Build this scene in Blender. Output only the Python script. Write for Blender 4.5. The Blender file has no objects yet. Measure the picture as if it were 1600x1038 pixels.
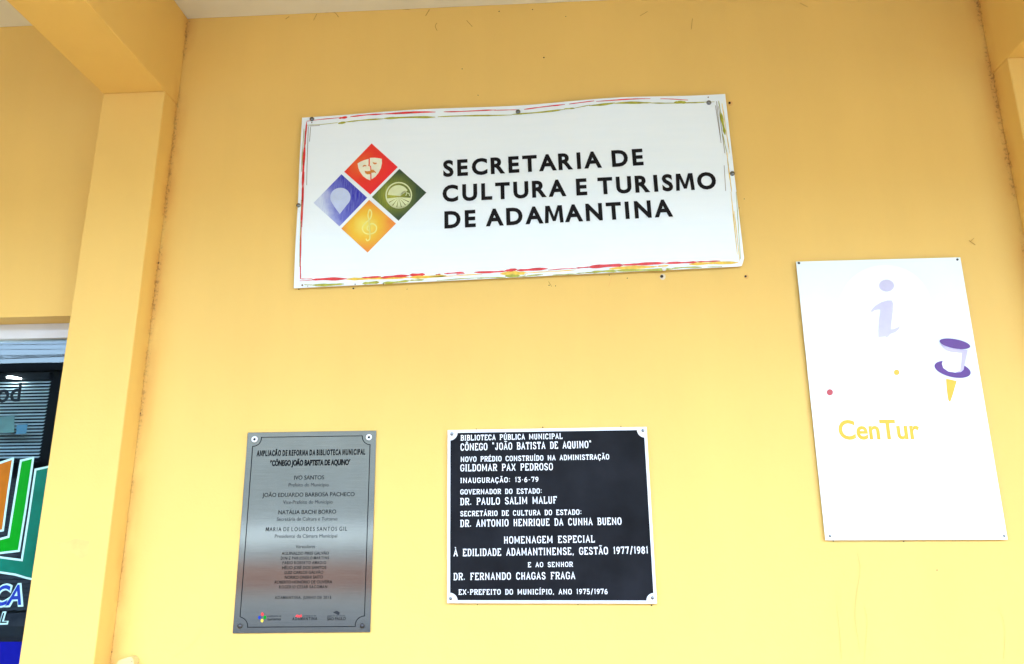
import bpy, math, random
from mathutils import Vector, Matrix
random.seed(4)
SC = bpy.context.scene
COL = SC.collection
R = math.radians

# ------------------------------------------------------------------ camera
# metres: X along the wall, Z up, the wall face is Y = 0, the street is towards -Y
CAM = Vector((0.0, -2.3, 1.6))
FPX, CX, CY = 1179.1, 800.0, 519.0            # focal length and centre in photo pixels (1600 wide)
FWD = Vector((-0.05312523, 0.96543852, 0.25515912))
RGT = Vector((0.99835932, 0.05681629, -0.00711148))
UPV = Vector((0.02136289, -0.25436269, 0.96687292))
cam_data = bpy.data.cameras.new('camera')
cam = bpy.data.objects.new('camera', cam_data); COL.objects.link(cam)
cam_data.sensor_width = 36; cam_data.lens = FPX / 1600 * 36
cam_data.clip_start = .05; cam_data.clip_end = 3000
cam.matrix_world = Matrix(((RGT.x, UPV.x, -FWD.x, CAM.x), (RGT.y, UPV.y, -FWD.y, CAM.y),
                           (RGT.z, UPV.z, -FWD.z, CAM.z), (0, 0, 0, 1)))
SC.camera = cam

# ------------------------------------------------------------------ sky, sun, exposure
SUN_EL, SUN_AZ = R(62), R(180)                 # the sun stands high over the street
world = bpy.data.worlds.new('World'); SC.world = world; world.use_nodes = True
wt = world.node_tree; wt.nodes.clear()
wo = wt.nodes.new('ShaderNodeOutputWorld'); wb = wt.nodes.new('ShaderNodeBackground'); sk = wt.nodes.new('ShaderNodeTexSky')
sk.sky_type = 'NISHITA'; sk.sun_disc = False; sk.sun_elevation = SUN_EL; sk.sun_rotation = SUN_AZ
sk.air_density = 1.0; sk.dust_density = 1.4; sk.ozone_density = 1.0
wb.inputs['Strength'].default_value = 0.15
wt.links.new(sk.outputs[0], wb.inputs[0]); wt.links.new(wb.outputs[0], wo.inputs[0])
sl = bpy.data.lights.new('sun', 'SUN'); sl.energy = 0.5; sl.angle = R(14); sl.color = (1, .95, .88)
so = bpy.data.objects.new('sun', sl); COL.objects.link(so)
so.rotation_euler = Vector((0, math.cos(SUN_EL), -math.sin(SUN_EL))).to_track_quat('-Z', 'Y').to_euler()
so.location = (0, -20, 30)
SC.view_settings.view_transform = 'Standard'; SC.view_settings.look = 'None'
SC.view_settings.exposure = 4.12; SC.view_settings.gamma = 1; SC.view_settings.use_curve_mapping = False

# ------------------------------------------------------------------ geometry helpers
def W(px, py, y=0.0):
    """the point of the upright plane Y = y that was measured at this place in the photograph"""
    d = FWD * FPX + RGT * (px - CX) - UPV * (py - CY)
    return CAM + d * ((y - CAM.y) / d.y)

WORLD_LOC = {}
def tag(o, label=None, cat=None, group=None, kind=None):
    for k, v in (('label', label), ('category', cat), ('group', group), ('kind', kind)):
        if v: o[k] = v
    return o

def thing(name, loc, label, cat, group=None):
    o = bpy.data.objects.new(name, None); COL.objects.link(o)
    o.location = loc; o.empty_display_size = .1; WORLD_LOC[o.name] = Vector(loc)
    return tag(o, label, cat, group)

class MB:
    """collects shapes in world coordinates and links them as one mesh object"""
    def __init__(s): s.v = []; s.f = []; s.sm = []
    def add(s, vs, fs, smooth=False):
        n = len(s.v); s.v += [Vector(p) for p in vs]; s.f += [tuple(i + n for i in f) for f in fs]; s.sm += [smooth] * len(fs)
        return s
    def box(s, a, b):
        x0, y0, z0 = a; x1, y1, z1 = b
        return s.add([(x0,y0,z0),(x1,y0,z0),(x1,y1,z0),(x0,y1,z0),(x0,y0,z1),(x1,y0,z1),(x1,y1,z1),(x0,y1,z1)],
                     [(0,3,2,1),(4,5,6,7),(0,1,5,4),(1,2,6,5),(2,3,7,6),(3,0,4,7)])
    def quad(s, a, b, c, d): return s.add([a, b, c, d], [(0, 1, 2, 3)])
    def prism(s, front, depth):
        """front: outline of world points (clockwise or not), pushed back by depth along +Y"""
        n = len(front); back = [Vector(p) + Vector((0, depth, 0)) for p in front]
        return s.add(list(front) + back, [tuple(range(n)), tuple(range(2 * n - 1, n - 1, -1))] +
                     [(i, n + i, n + (i + 1) % n, (i + 1) % n) for i in range(n)])
    def lathe(s, c, prof, n=16, axis=Vector((0, -1, 0)), smooth=True):
        """prof: (radius, height along axis)"""
        c = Vector(c); u = Vector((1, 0, 0)); w = axis.cross(u)
        if w.length < .1: u = Vector((0, 0, 1)); w = axis.cross(u)
        vs = []; fs = []
        for r, h in prof:
            for i in range(n):
                a = 2 * math.pi * i / n; vs.append(c + axis * h + (u * math.cos(a) + w * math.sin(a)) * r)
        for k in range(len(prof) - 1):
            for i in range(n):
                j = (i + 1) % n; fs.append((k*n+i, k*n+j, (k+1)*n+j, (k+1)*n+i))
        s.add(vs, fs, smooth); m = len(s.v) - n
        s.f.append(tuple(range(m, m + n))); s.sm.append(False); return s
    def tube(s, pts, r, n=8):
        vs = []; fs = []
        pts = [Vector(p) for p in pts]
        for k, p in enumerate(pts):
            t = (pts[min(k+1, len(pts)-1)] - pts[max(k-1, 0)]).normalized()
            u = t.cross(Vector((0, 0, 1)))
            if u.length < .05: u = t.cross(Vector((1, 0, 0)))
            u.normalize(); w = t.cross(u); rr = r[k] if isinstance(r, (list, tuple)) else r
            vs += [p + (u * math.cos(2*math.pi*i/n) + w * math.sin(2*math.pi*i/n)) * rr for i in range(n)]
        for k in range(len(pts) - 1):
            for i in range(n): j = (i+1) % n; fs.append((k*n+i, k*n+j, (k+1)*n+j, (k+1)*n+i))
        fs.append(tuple(range(n-1, -1, -1))); fs.append(tuple(range((len(pts)-1)*n, len(pts)*n)))
        return s.add(vs, fs, True)
    def build(s, name, mat, parent=None, origin=None, bevel=0, label=None):
        pl = WORLD_LOC[parent.name] if parent else Vector((0, 0, 0))
        if origin == 'centre':
            origin = Vector([(min(p[i] for p in s.v) + max(p[i] for p in s.v)) / 2 for i in range(3)])
        og = Vector(origin) if origin is not None else pl.copy()
        me = bpy.data.meshes.new(name)
        me.from_pydata([p - og for p in s.v], [], s.f)
        me.polygons.foreach_set('use_smooth', s.sm); me.update()
        if mat: me.materials.append(mat)
        o = bpy.data.objects.new(name, me); COL.objects.link(o); o.location = og - pl
        if parent: o.parent = parent
        WORLD_LOC[o.name] = og
        if bevel:
            b = o.modifiers.new('bevel', 'BEVEL'); b.width = bevel; b.segments = 2; b.limit_method = 'ANGLE'
        if label: o['label'] = label
        return o

def ribbon(pts, w, closed=False):
    """outline quads of a stroke: two rows of points beside a 2-D polyline; w is one width or one per point"""
    n = len(pts); L = []; Rr = []
    for i, (x, y) in enumerate(pts):
        if closed: a = pts[i-1]; c = pts[(i+1) % n]
        else: a = pts[max(i-1, 0)]; c = pts[min(i+1, n-1)]
        d1 = Vector((x-a[0], y-a[1])); d2 = Vector((c[0]-x, c[1]-y))
        if d1.length < 1e-9: d1 = d2
        if d2.length < 1e-9: d2 = d1
        d1.normalize(); d2.normalize(); t = d1 + d2
        if t.length < .2: t = d1.copy()
        t.normalize(); nn = Vector((-t.y, t.x)); k = max(.45, abs(nn.dot(Vector((-d1.y, d1.x)))))
        ww = (w[i] if isinstance(w, (list, tuple)) else w) / 2 / k
        L.append((x + nn.x*ww, y + nn.y*ww)); Rr.append((x - nn.x*ww, y - nn.y*ww))
    return L, Rr

def smooth_line(pts, k=6):
    out = []; n = len(pts)
    for i in range(n-1):
        p0 = pts[max(i-1,0)]; p1 = pts[i]; p2 = pts[i+1]; p3 = pts[min(i+2,n-1)]
        for j in range(k):
            t = j/k
            out.append(tuple(.5*(2*p1[a]+(p2[a]-p0[a])*t+(2*p0[a]-5*p1[a]+4*p2[a]-p3[a])*t*t+(3*p1[a]-p0[a]-3*p2[a]+p3[a])*t**3) for a in (0,1)))
    return out + [pts[-1]]

def ell(cx, cy, rx, ry=None, n=28, rot=0, a0=0, a1=360):
    ry = ry or rx; full = abs(a1 - a0) >= 360; m = n if full else n + 1; o = []
    for i in range(m):
        a = R(a0 + (a1 - a0) * i / n); x = rx*math.cos(a); y = ry*math.sin(a); c = math.cos(R(rot)); s = math.sin(R(rot))
        o.append((cx + x*c - y*s, cy + x*s + y*c))
    return o

class Art(MB):
    """flat print: shapes given where they were measured, laid on a real plane through surf(px, py)"""
    def __init__(s, surf): super().__init__(); s.surf = surf
    def fill(s, pts):
        a = sum(pts[i][0]*pts[(i+1) % len(pts)][1] - pts[(i+1) % len(pts)][0]*pts[i][1] for i in range(len(pts)))
        if a > 0: pts = pts[::-1]
        return s.add([s.surf(*p) for p in pts], [tuple(range(len(pts)))[::-1]][:1] if False else [tuple(range(len(pts)))])
    def stroke(s, pts, w, closed=False):
        L, Rr = ribbon(pts, w, closed); n = len(pts)
        return s.add([s.surf(*p) for p in L] + [s.surf(*p) for p in Rr],
                     [(i, (i+1) % n, n + (i+1) % n, n + i) for i in range(n if closed else n-1)])

# ------------------------------------------------------------------ materials
def new_mat(name):
    m = bpy.data.materials.new(name); m.use_nodes = True; nt = m.node_tree
    return m, nt, nt.nodes['Principled BSDF'], nt.nodes['Material Output']
def node(nt, t, **kw):
    n = nt.nodes.new(t)
    for k, v in kw.items():
        if k in n.inputs.keys(): n.inputs[k].default_value = v
        else: setattr(n, k, v)
    return n
def coords(nt, scale=(1, 1, 1)):
    tc = node(nt, 'ShaderNodeTexCoord'); mp = node(nt, 'ShaderNodeMapping'); mp.inputs['Scale'].default_value = scale
    nt.links.new(tc.outputs['Object'], mp.inputs['Vector']); return mp.outputs['Vector']
def noise(nt, vec, scale, detail=4, rough=.55):
    n = node(nt, 'ShaderNodeTexNoise'); n.inputs['Scale'].default_value = scale; n.inputs['Detail'].default_value = detail
    n.inputs['Roughness'].default_value = rough; nt.links.new(vec, n.inputs['Vector']); return n.outputs['Fac']
def ramp(nt, fac, stops, interp='LINEAR'):
    r = node(nt, 'ShaderNodeValToRGB'); r.color_ramp.interpolation = interp; e = r.color_ramp.elements
    while len(e) < len(stops): e.new(.5)
    for k, (p, c) in enumerate(stops):
        e[k].position = p; e[k].color = (*c, 1) if not isinstance(c, float) else (c, c, c, 1)
    nt.links.new(fac, r.inputs['Fac']); return r.outputs['Color']
def mix(nt, fac, a, b, mode='MIX'):
    m = node(nt, 'ShaderNodeMix', data_type='RGBA', blend_type=mode)
    for s, v in ((m.inputs[0], fac), (m.inputs[6], a), (m.inputs[7], b)):
        if isinstance(v, (int, float)): s.default_value = v
        elif isinstance(v, tuple): s.default_value = (*v, 1)
        else: nt.links.new(v, s)
    return m.outputs[2]
def math_(nt, op, a, b=None, c=None):
    m = node(nt, 'ShaderNodeMath', operation=op)
    for i, v in enumerate((a, b, c)):
        if v is None: continue
        if isinstance(v, (int, float)): m.inputs[i].default_value = v
        else: nt.links.new(v, m.inputs[i])
    return m.outputs[0]
def bump(nt, bs, h, strength, dist=.002):
    b = node(nt, 'ShaderNodeBump'); b.inputs['Strength'].default_value = strength; b.inputs['Distance'].default_value = dist
    nt.links.new(h, b.inputs['Height']); nt.links.new(b.outputs[0], bs.inputs['Normal'])

def simple(name, col, rough=.5, metal=0, var=.08, scale=30, bmp=0, spec=.5, stretch=(1,1,1)):
    m, nt, bs, _ = new_mat(name); v = coords(nt, stretch); f = noise(nt, v, scale)
    lo = tuple(max(0, c*(1-var)) for c in col); hi = tuple(min(1, c*(1+var)) for c in col)
    nt.links.new(ramp(nt, f, [(.3, lo), (.7, hi)]), bs.inputs['Base Color'])
    bs.inputs['Roughness'].default_value = rough; bs.inputs['Metallic'].default_value = metal
    bs.inputs['Specular IOR Level'].default_value = spec
    if bmp: bump(nt, bs, f, bmp)
    return m

def wall_paint(name, col, corner_x=()):
    """yellow masonry paint: roller texture, faint patches, and mildew specks along the inner corners"""
    m, nt, bs, _ = new_mat(name); v = coords(nt)
    big = noise(nt, v, 1.3, 5); run = noise(nt, coords(nt, (7, 7, .8)), 1.0, 5); fine = noise(nt, v, 160, 3, .6); mid = noise(nt, v, 22, 5, .6)
    c = ramp(nt, big, [(.3, tuple(x*.925 for x in col)), (.7, tuple(min(1, x*1.04) for x in col))])
    c = mix(nt, .35, c, mix(nt, ramp(nt, run, [(.35, .0), (.7, 1.0)]), tuple(x*.95 for x in col), tuple(min(1, x*1.04) for x in col)))
    spots = ramp(nt, noise(nt, v, 9, 6, .7), [(.70, .0), (.78, 1.0)])
    c = mix(nt, math_(nt, 'MULTIPLY', spots, .22), c, (col[0]*.72, col[1]*.62, col[2]*.5))
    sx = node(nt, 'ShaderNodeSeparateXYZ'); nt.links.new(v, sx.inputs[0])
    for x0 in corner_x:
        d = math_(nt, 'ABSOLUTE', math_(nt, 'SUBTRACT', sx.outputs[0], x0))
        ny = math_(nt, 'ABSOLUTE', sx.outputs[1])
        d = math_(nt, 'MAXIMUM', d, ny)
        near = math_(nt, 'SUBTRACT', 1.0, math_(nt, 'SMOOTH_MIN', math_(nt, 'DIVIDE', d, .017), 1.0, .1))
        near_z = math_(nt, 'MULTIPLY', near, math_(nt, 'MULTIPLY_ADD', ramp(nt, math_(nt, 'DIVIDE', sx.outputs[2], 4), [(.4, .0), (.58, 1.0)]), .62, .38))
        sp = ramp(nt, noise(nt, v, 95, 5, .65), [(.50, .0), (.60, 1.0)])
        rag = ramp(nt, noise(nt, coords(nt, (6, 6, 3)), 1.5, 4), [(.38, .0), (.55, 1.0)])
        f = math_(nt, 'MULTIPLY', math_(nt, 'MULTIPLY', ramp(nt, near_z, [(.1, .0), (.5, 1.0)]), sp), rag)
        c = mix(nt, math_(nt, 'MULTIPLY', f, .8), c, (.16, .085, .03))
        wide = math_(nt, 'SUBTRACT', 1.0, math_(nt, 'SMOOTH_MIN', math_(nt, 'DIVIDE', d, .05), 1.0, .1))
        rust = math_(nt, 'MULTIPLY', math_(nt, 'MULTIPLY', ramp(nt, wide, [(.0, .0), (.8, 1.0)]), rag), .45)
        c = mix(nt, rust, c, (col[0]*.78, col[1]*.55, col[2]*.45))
    nt.links.new(c, bs.inputs['Base Color']); bs.inputs['Roughness'].default_value = .62
    bs.inputs['Specular IOR Level'].default_value = .3
    h = math_(nt, 'ADD', math_(nt, 'MULTIPLY', mid, .6), math_(nt, 'MULTIPLY', fine, .4))
    bump(nt, bs, h, .35, .0025)
    return m

YEL = (.80, .525, .142)
M = {}
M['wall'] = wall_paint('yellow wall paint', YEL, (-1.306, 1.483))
M['ceiling'] = simple('off white ceiling paint', (.74, .72, .60), .8, var=.05, scale=2.5)
M['crack'] = simple('hairline crack', (.40, .21, .04), .9)
M['scuff'] = simple('faint scuff', (.76, .42, .12), .9)
M['smudge'] = simple('paint smudge', (.765, .475, .135), .7)
M['hole'] = simple('drilled hole', (.02, .015, .01), .9)
M['plaster'] = simple('chipped plaster rim', (.72, .62, .45), .9)
M['alu_dark'] = simple('dark window frame', (.004, .004, .0045), .5, spec=.1)
M['alu_pale'] = simple('pale grey window head', (.62, .63, .63), .5, var=.04, scale=8)
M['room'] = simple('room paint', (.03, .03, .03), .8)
M['slat'] = simple('white blind slat', (.70, .80, .82), .5)
M['vinyl'] = None
M['black_print'] = simple('black print', (.008, .0075, .009), .5, var=.15, scale=25, spec=.12)
M['bolt'] = simple('zinc bolt head', (.20, .21, .21), .22, metal=1, var=.2, scale=300)
M['bolt_white'] = simple('white screw cap', (.75, .76, .74), .4)
M['cap_glint'] = simple('white cap glint', (.80, .81, .80), .4)  # bright reflection of the screw cap put into the colour
M['black_plate'] = simple('black enamel ground', (.0065, .007, .009), .55, var=.7, scale=7, bmp=.05, spec=.12)
M['alu_rim'] = simple('cast aluminium', (.74, .75, .73), .42, metal=.25, var=.08, scale=120, bmp=.1)
M['raised'] = simple('aluminium letters', (.80, .81, .80), .4, metal=.15, var=.06, scale=150)
M['engrave'] = simple('black engraving', (.006, .0065, .007), .8, spec=.05)
M['engrave_soft'] = simple('worn grey engraving', (.03, .031, .032), .8, spec=.05)
M['poster_edge'] = simple('poster board edge', (.5, .5, .48), .6)

def sign_vinyl():
    m, nt, bs, _ = new_mat('white printed sheet'); v = coords(nt)
    f = noise(nt, v, 3, 5); s = noise(nt, coords(nt, (1, 1, 12)), 4, 4)
    c = ramp(nt, f, [(.3, (.79, .89, .93)), (.7, (.82, .91, .94))])
    c = mix(nt, .25, c, ramp(nt, s, [(.3, (.75, .86, .91)), (.7, (.84, .92, .94))]))
    nt.links.new(c, bs.inputs['Base Color']); bs.inputs['Roughness'].default_value = .4
    bump(nt, bs, noise(nt, v, 5, 2), .12, .01); return m
M['vinyl'] = sign_vinyl()

def print_mat(name, stops, rot, streak=0, streak_col=None, centre=None, span=.09, rough=.4):
    """printed tile: colour runs across the tile (rot) or out from a centre, with vertical brush streaks"""
    m, nt, bs, _ = new_mat(name); tc = node(nt, 'ShaderNodeTexCoord'); sx = node(nt, 'ShaderNodeSeparateXYZ')
    nt.links.new(tc.outputs['Object'], sx.inputs[0])
    if centre is None:
        d = math_(nt, 'ADD', math_(nt, 'MULTIPLY', sx.outputs[0], math.cos(R(rot))), math_(nt, 'MULTIPLY', sx.outputs[2], math.sin(R(rot))))
        f = math_(nt, 'ADD', math_(nt, 'DIVIDE', d, 2*span), .5)
    else:
        dx = math_(nt, 'SUBTRACT', sx.outputs[0], centre[0]); dz = math_(nt, 'SUBTRACT', sx.outputs[2], centre[1])
        f = math_(nt, 'DIVIDE', math_(nt, 'SQRT', math_(nt, 'ADD', math_(nt, 'MULTIPLY', dx, dx), math_(nt, 'MULTIPLY', dz, dz))), span)
    w = noise(nt, coords(nt), 25, 4)
    f = math_(nt, 'ADD', f, math_(nt, 'MULTIPLY', math_(nt, 'SUBTRACT', w, .5), .3))
    c = ramp(nt, f, stops)
    if streak:
        s = noise(nt, coords(nt, (30, 1, 1.6)), 12, 5, .65)
        c = mix(nt, math_(nt, 'MULTIPLY', ramp(nt, s, [(.42, .0), (.62, 1.0)]), streak), c, streak_col)
    nt.links.new(c, bs.inputs['Base Color']); bs.inputs['Roughness'].default_value = rough
    return m
M['red_tile'] = print_mat('red tile print', [(.0, (.80, .14, .02)), (.5, (.78, .03, .012)), (1, (.80, .012, .02))], 0, centre=(-.035, .015), span=.11)
M['blue_tile'] = print_mat('blue tile print', [(.15, (.60, .70, .84)), (.42, (.10, .125, .58)), (.72, (.010, .010, .40))], 20, .4, (.30, .36, .70))
M['green_tile'] = print_mat('green tile print', [(.05, (.50, .52, .05)), (.5, (.19, .24, .02)), (1, (.015, .05, .025))], 0, .55, (.05, .09, .02), centre=(-.02, 0), span=.085)
M['orange_tile'] = print_mat('orange tile print', [(.1, (.84, .72, .12)), (.5, (.82, .50, .03)), (1, (.80, .25, .03))], 0, centre=(-.01, 0), span=.09)
M['cream_print'] = simple('cream print', (.80, .80, .62), .4)
M['pale_print'] = simple('pale blue print', (.50, .60, .82), .4)
M['pale_line'] = simple('soft blue line print', (.52, .62, .78), .4)
M['lemon_print'] = simple('pale lemon print', (.82, .76, .24), .4)
M['leaf_print'] = simple('pale leaf print', (.66, .73, .42), .4)
M['mask_print'] = simple('orange detail print', (.62, .22, .03), .4)
M['red_ink'] = simple('red brush ink', (.66, .03, .03), .4, var=.3, scale=60)
M['yellow_ink'] = simple('yellow brush ink', (.80, .55, .05), .4, var=.2, scale=60)
M['olive_ink'] = simple('olive brush ink', (.38, .40, .03), .4, var=.3, scale=60)
M['dark_ink'] = simple('brown hairline ink', (.18, .12, .06), .4, var=.3)

def steel():
    m, nt, bs, _ = new_mat('brushed steel'); line = noise(nt, coords(nt, (1.2, 1, 130)), 9, 4, .7)
    big = noise(nt, coords(nt), 6, 4)
    c = ramp(nt, line, [(.3, (.24, .215, .165)), (.7, (.40, .36, .28))])
    c = mix(nt, .3, c, ramp(nt, big, [(.3, (.27, .245, .19)), (.7, (.40, .365, .29))]))
    nt.links.new(c, bs.inputs['Base Color']); bs.inputs['Metallic'].default_value = 1
    nt.links.new(ramp(nt, line, [(.2, .07), (.8, .11)]), bs.inputs['Roughness'])
    bump(nt, bs, line, .022, .0004); return m
M['steel'] = steel()

def glass():
    m, nt, bs, out = new_mat('tinted shop glass'); nt.nodes.remove(bs)
    tr = node(nt, 'ShaderNodeBsdfTransparent'); tr.inputs[0].default_value = (.72, .85, .87, 1)
    gl = node(nt, 'ShaderNodeBsdfGlossy'); gl.inputs['Roughness'].default_value = .0; gl.inputs[0].default_value = (.85, .97, 1, 1)
    fr = node(nt, 'ShaderNodeFresnel'); fr.inputs[0].default_value = 1.6
    b = node(nt, 'ShaderNodeBump'); b.inputs['Strength'].default_value = .05; b.inputs['Distance'].default_value = .01
    nt.links.new(noise(nt, coords(nt), 1.2, 1), b.inputs['Height']); nt.links.new(b.outputs[0], gl.inputs['Normal'])
    mx = node(nt, 'ShaderNodeMixShader'); nt.links.new(math_(nt, 'MULTIPLY', fr.outputs[0], .8), mx.inputs[0])
    nt.links.new(tr.outputs[0], mx.inputs[1]); nt.links.new(gl.outputs[0], mx.inputs[2]); nt.links.new(mx.outputs[0], out.inputs[0])
    return m
M['glass'] = glass()
M['st_orange'] = simple('orange sticker', (.42, .13, .006), .35, spec=.1)
M['st_green'] = simple('green sticker', (.0, .28, .008), .35, spec=.1)
M['st_teal'] = simple('teal sticker', (.0, .14, .09), .35, spec=.15, var=.3, scale=6)
M['st_cyan'] = simple('pale cyan sticker edge', (.45, .75, .73), .35)
M['st_blue'] = simple('blue sticker', (.015, .04, .32), .35, spec=.1)
M['st_band'] = simple('deep blue vinyl band', (.001, .004, .22), .3, spec=.1)
M['st_dark'] = simple('dark sticker', (.002, .008, .012), .35, spec=.1)
M['reflection_teal'] = simple('teal notice', (.03, .125, .13), .5, var=.4, scale=12)  # colours of reflections in the pane, painted flat
M['reflection_blue'] = simple('blue notice', (.012, .13, .22), .5)
M['po_white'] = simple('white poster print', (.74, .845, .85), .42, var=.02, scale=3)
M['po_disc'] = simple('whiter disc print', (.80, .86, .86), .42, var=.01)
M['po_lav'] = simple('pale lavender print', (.53, .51, .66), .42, var=.06)
M['po_purple'] = simple('purple print', (.085, .009, .20), .42)
M['po_violet'] = simple('lilac print', (.50, .45, .70), .42)
M['po_yellow'] = simple('yellow print', (.85, .43, .0), .42, var=.03)
M['po_red'] = simple('red dot print', (.45, .04, .045), .42)
M['box_plastic'] = simple('ivory plastic', (.70, .52, .22), .45)
M['asphalt'] = simple('asphalt', (.06, .06, .062), .9, var=.3, scale=40, bmp=.3)
M['concrete'] = simple('grey concrete paving', (.20, .20, .20), .85, var=.12, scale=3)
M['ochre_floor'] = simple('dark ochre cement floor', (.12, .09, .03), .6, var=.15, scale=5)
M['shop_dark'] = simple('dark facade paint', (.02, .021, .022), .7)
M['shop_pale'] = simple('pale blue facade paint', (.31, .315, .30), .8)
M['shop_cream'] = simple('cream facade paint', (.60, .52, .38), .8)
M['brick_red'] = simple('terracotta facade band', (.31, .135, .085), .8)
M['shop_white'] = simple('white facade trim', (.78, .78, .75), .7)
M['shutter'] = simple('grey roller shutter', (.30, .31, .32), .5)
M['pole'] = simple('concrete pole', (.35, .34, .32), .9)
M['cable'] = simple('black cable', (.02, .02, .02), .7)
def lamp_mat():
    m, nt, bs, out = new_mat('lit tube'); e = node(nt, 'ShaderNodeEmission'); e.inputs['Strength'].default_value = 4; e.inputs[0].default_value = (.9, .97, 1, 1)
    nt.links.new(e.outputs[0], out.inputs[0]); return m
M['lit'] = lamp_mat()

# ------------------------------------------------------------------ the street (setting)
def structure(name, mb, mat): return tag(mb.build(name, mat), kind='structure')
structure('ground', MB().quad((-600, -900, -.17), (600, -900, -.17), (600, 300, -.17), (-600, 300, -.17)), M['concrete'])
structure('road', MB().quad((-300, -11.5, -.166), (300, -11.5, -.166), (300, -5.2, -.166), (-300, -5.2, -.166)), M['asphalt'])
structure('pavement', MB().box((-60, -5.0, -.3), (60, -3.5, 0)), M['concrete'])
structure('porch_floor', MB().box((-7, -3.499, -.3), (7, 0.19, .02)), M['ochre_floor'])
structure('far_pavement', MB().box((-60, -13.99, -.3), (60, -11.6, 0)), M['concrete'])

# ------------------------------------------------------------------ the library
CEIL_Z, BEAM_Z, PD, CANOPY = 3.415, 3.062, .089, 2.75
LIB = thing('library_building', (0, 0, 0), 'yellow painted building with deep canopy, square pillars and a shop window', 'building')
WX0, WX1, WZ0, WZ1, XL, XR, TOP = -4.3, -1.53, .12, 2.295, -7.0, 7.0, 4.3
wl = MB()
T = .2
for x0, x1, z0, z1 in ((XL, WX0, 0, TOP), (WX1, XR, 0, TOP), (WX0, WX1, WZ1, TOP), (WX0, WX1, 0, WZ0)):
    wl.quad((x0, 0, z0), (x1, 0, z0), (x1, 0, z1), (x0, 0, z1)); wl.quad((x1, T, z0), (x0, T, z0), (x0, T, z1), (x1, T, z1))
wl.quad((WX0, 0, WZ1), (WX1, 0, WZ1), (WX1, T, WZ1), (WX0, T, WZ1)); wl.quad((WX0, 0, WZ0), (WX0, T, WZ0), (WX1, T, WZ0), (WX1, 0, WZ0))
wl.quad((WX0, 0, WZ0), (WX0, 0, WZ1), (WX0, T, WZ1), (WX0, T, WZ0)); wl.quad((WX1, 0, WZ0), (WX1, T, WZ0), (WX1, T, WZ1), (WX1, 0, WZ1))
wl.quad((XL, 0, TOP), (XR, 0, TOP), (XR, T, TOP), (XL, T, TOP)); wl.quad((XL, 0, 0), (XL, 0, TOP), (XL, T, TOP), (XL, T, 0)); wl.quad((XR, 0, 0), (XR, T, 0), (XR, T, TOP), (XR, 0, TOP))
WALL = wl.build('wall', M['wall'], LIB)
MB().box((XL, -CANOPY, CEIL_Z), (XR, -.001, CEIL_Z + .14)).build('ceiling', M['ceiling'], LIB)
MB().box((XL, -CANOPY - .14, 3.27), (XR, -CANOPY - .001, CEIL_Z + .3)).build('fascia', M['wall'], LIB)
for x0, x1 in ((-1.521, -1.303), (1.482, 1.70)):
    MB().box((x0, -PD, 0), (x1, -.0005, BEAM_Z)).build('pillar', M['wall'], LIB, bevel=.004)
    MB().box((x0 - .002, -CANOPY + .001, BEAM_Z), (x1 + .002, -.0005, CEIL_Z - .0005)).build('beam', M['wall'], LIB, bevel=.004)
for x0, x1 in ((-4.9, -4.7), (4.3, 4.5)):  # unseen walls added to keep side light off the pillar sides
    MB().box((x0, -CANOPY + .001, .02), (x1, -.0005, CEIL_Z - .0005)).build('light_block_wall', M['wall'], LIB)
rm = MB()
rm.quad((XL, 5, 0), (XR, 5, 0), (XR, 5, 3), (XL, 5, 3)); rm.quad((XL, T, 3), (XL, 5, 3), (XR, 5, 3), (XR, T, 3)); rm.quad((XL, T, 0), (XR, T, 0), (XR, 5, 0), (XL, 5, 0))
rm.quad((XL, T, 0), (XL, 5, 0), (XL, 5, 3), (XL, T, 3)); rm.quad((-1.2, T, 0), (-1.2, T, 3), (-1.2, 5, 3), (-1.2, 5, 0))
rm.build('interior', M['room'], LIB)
MB().box((XL, T + .001, 3.02), (XR, 5.1, 3.12)).build('roof', M['shop_white'], LIB)

# marks in the plaster: drilled holes, cracks and scuffs, each lying on the wall
def on_wall(off): return lambda x, y: W(x, y, -off)
for x, y, r in ((1034, 432, 2.6), (1165, 432, 1.9), (1140, 161, 2.0)):
    h = MB(); Art.fill(a := Art(on_wall(.0012)), ell(x + 1.5, y + .8, r*1.7, r*1.9, 14, 20)); a.build('chipped_rim', M['plaster' if r > 2.2 else 'scuff'], LIB)
    a = Art(on_wall(.0018)); a.fill(ell(x, y, r, r*.95, 12)); a.build('drill_hole', M['hole'], LIB)
for x, y, r in ((850, 90, 1.5), (219, 646, 1.9), (174, 1019, 1.8), (290.5, 29.5, 1.8), (282, 71, 1.3), (780, 18, 1.1), (832, 15, 1.2), (884, 26, .9), (747, 149, .9), (722, 108, 1.0),
                (552, 451, 1.6), (467, 452, 1.2), (1412, 846, 1.4), (1302, 845.5, 1.1), (1464, 891, 1.2), (238, 404, 1.3), (247, 411, 1.8), (980, 435, 1.0), (952, 430, .9), (636, 452, .8),
                (858, 446, 1.1), (868, 447, .8), (1163, 311, .8), (1155, 325, .7), (746, 945, 1.0), (903, 945, .9), (1018, 946, 1.4), (744, 670.5, .9), (848, 668, 1.1), (970, 666.5, 1.0)):
    sp = Art(on_wall(.0012)); sp.fill([(x + r*random.uniform(.6, 1.1)*math.cos(k*.9), y + r*random.uniform(.6, 1.1)*math.sin(k*.9)) for k in range(7)]); sp.build('dirt_speck', M['hole'], LIB)
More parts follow.
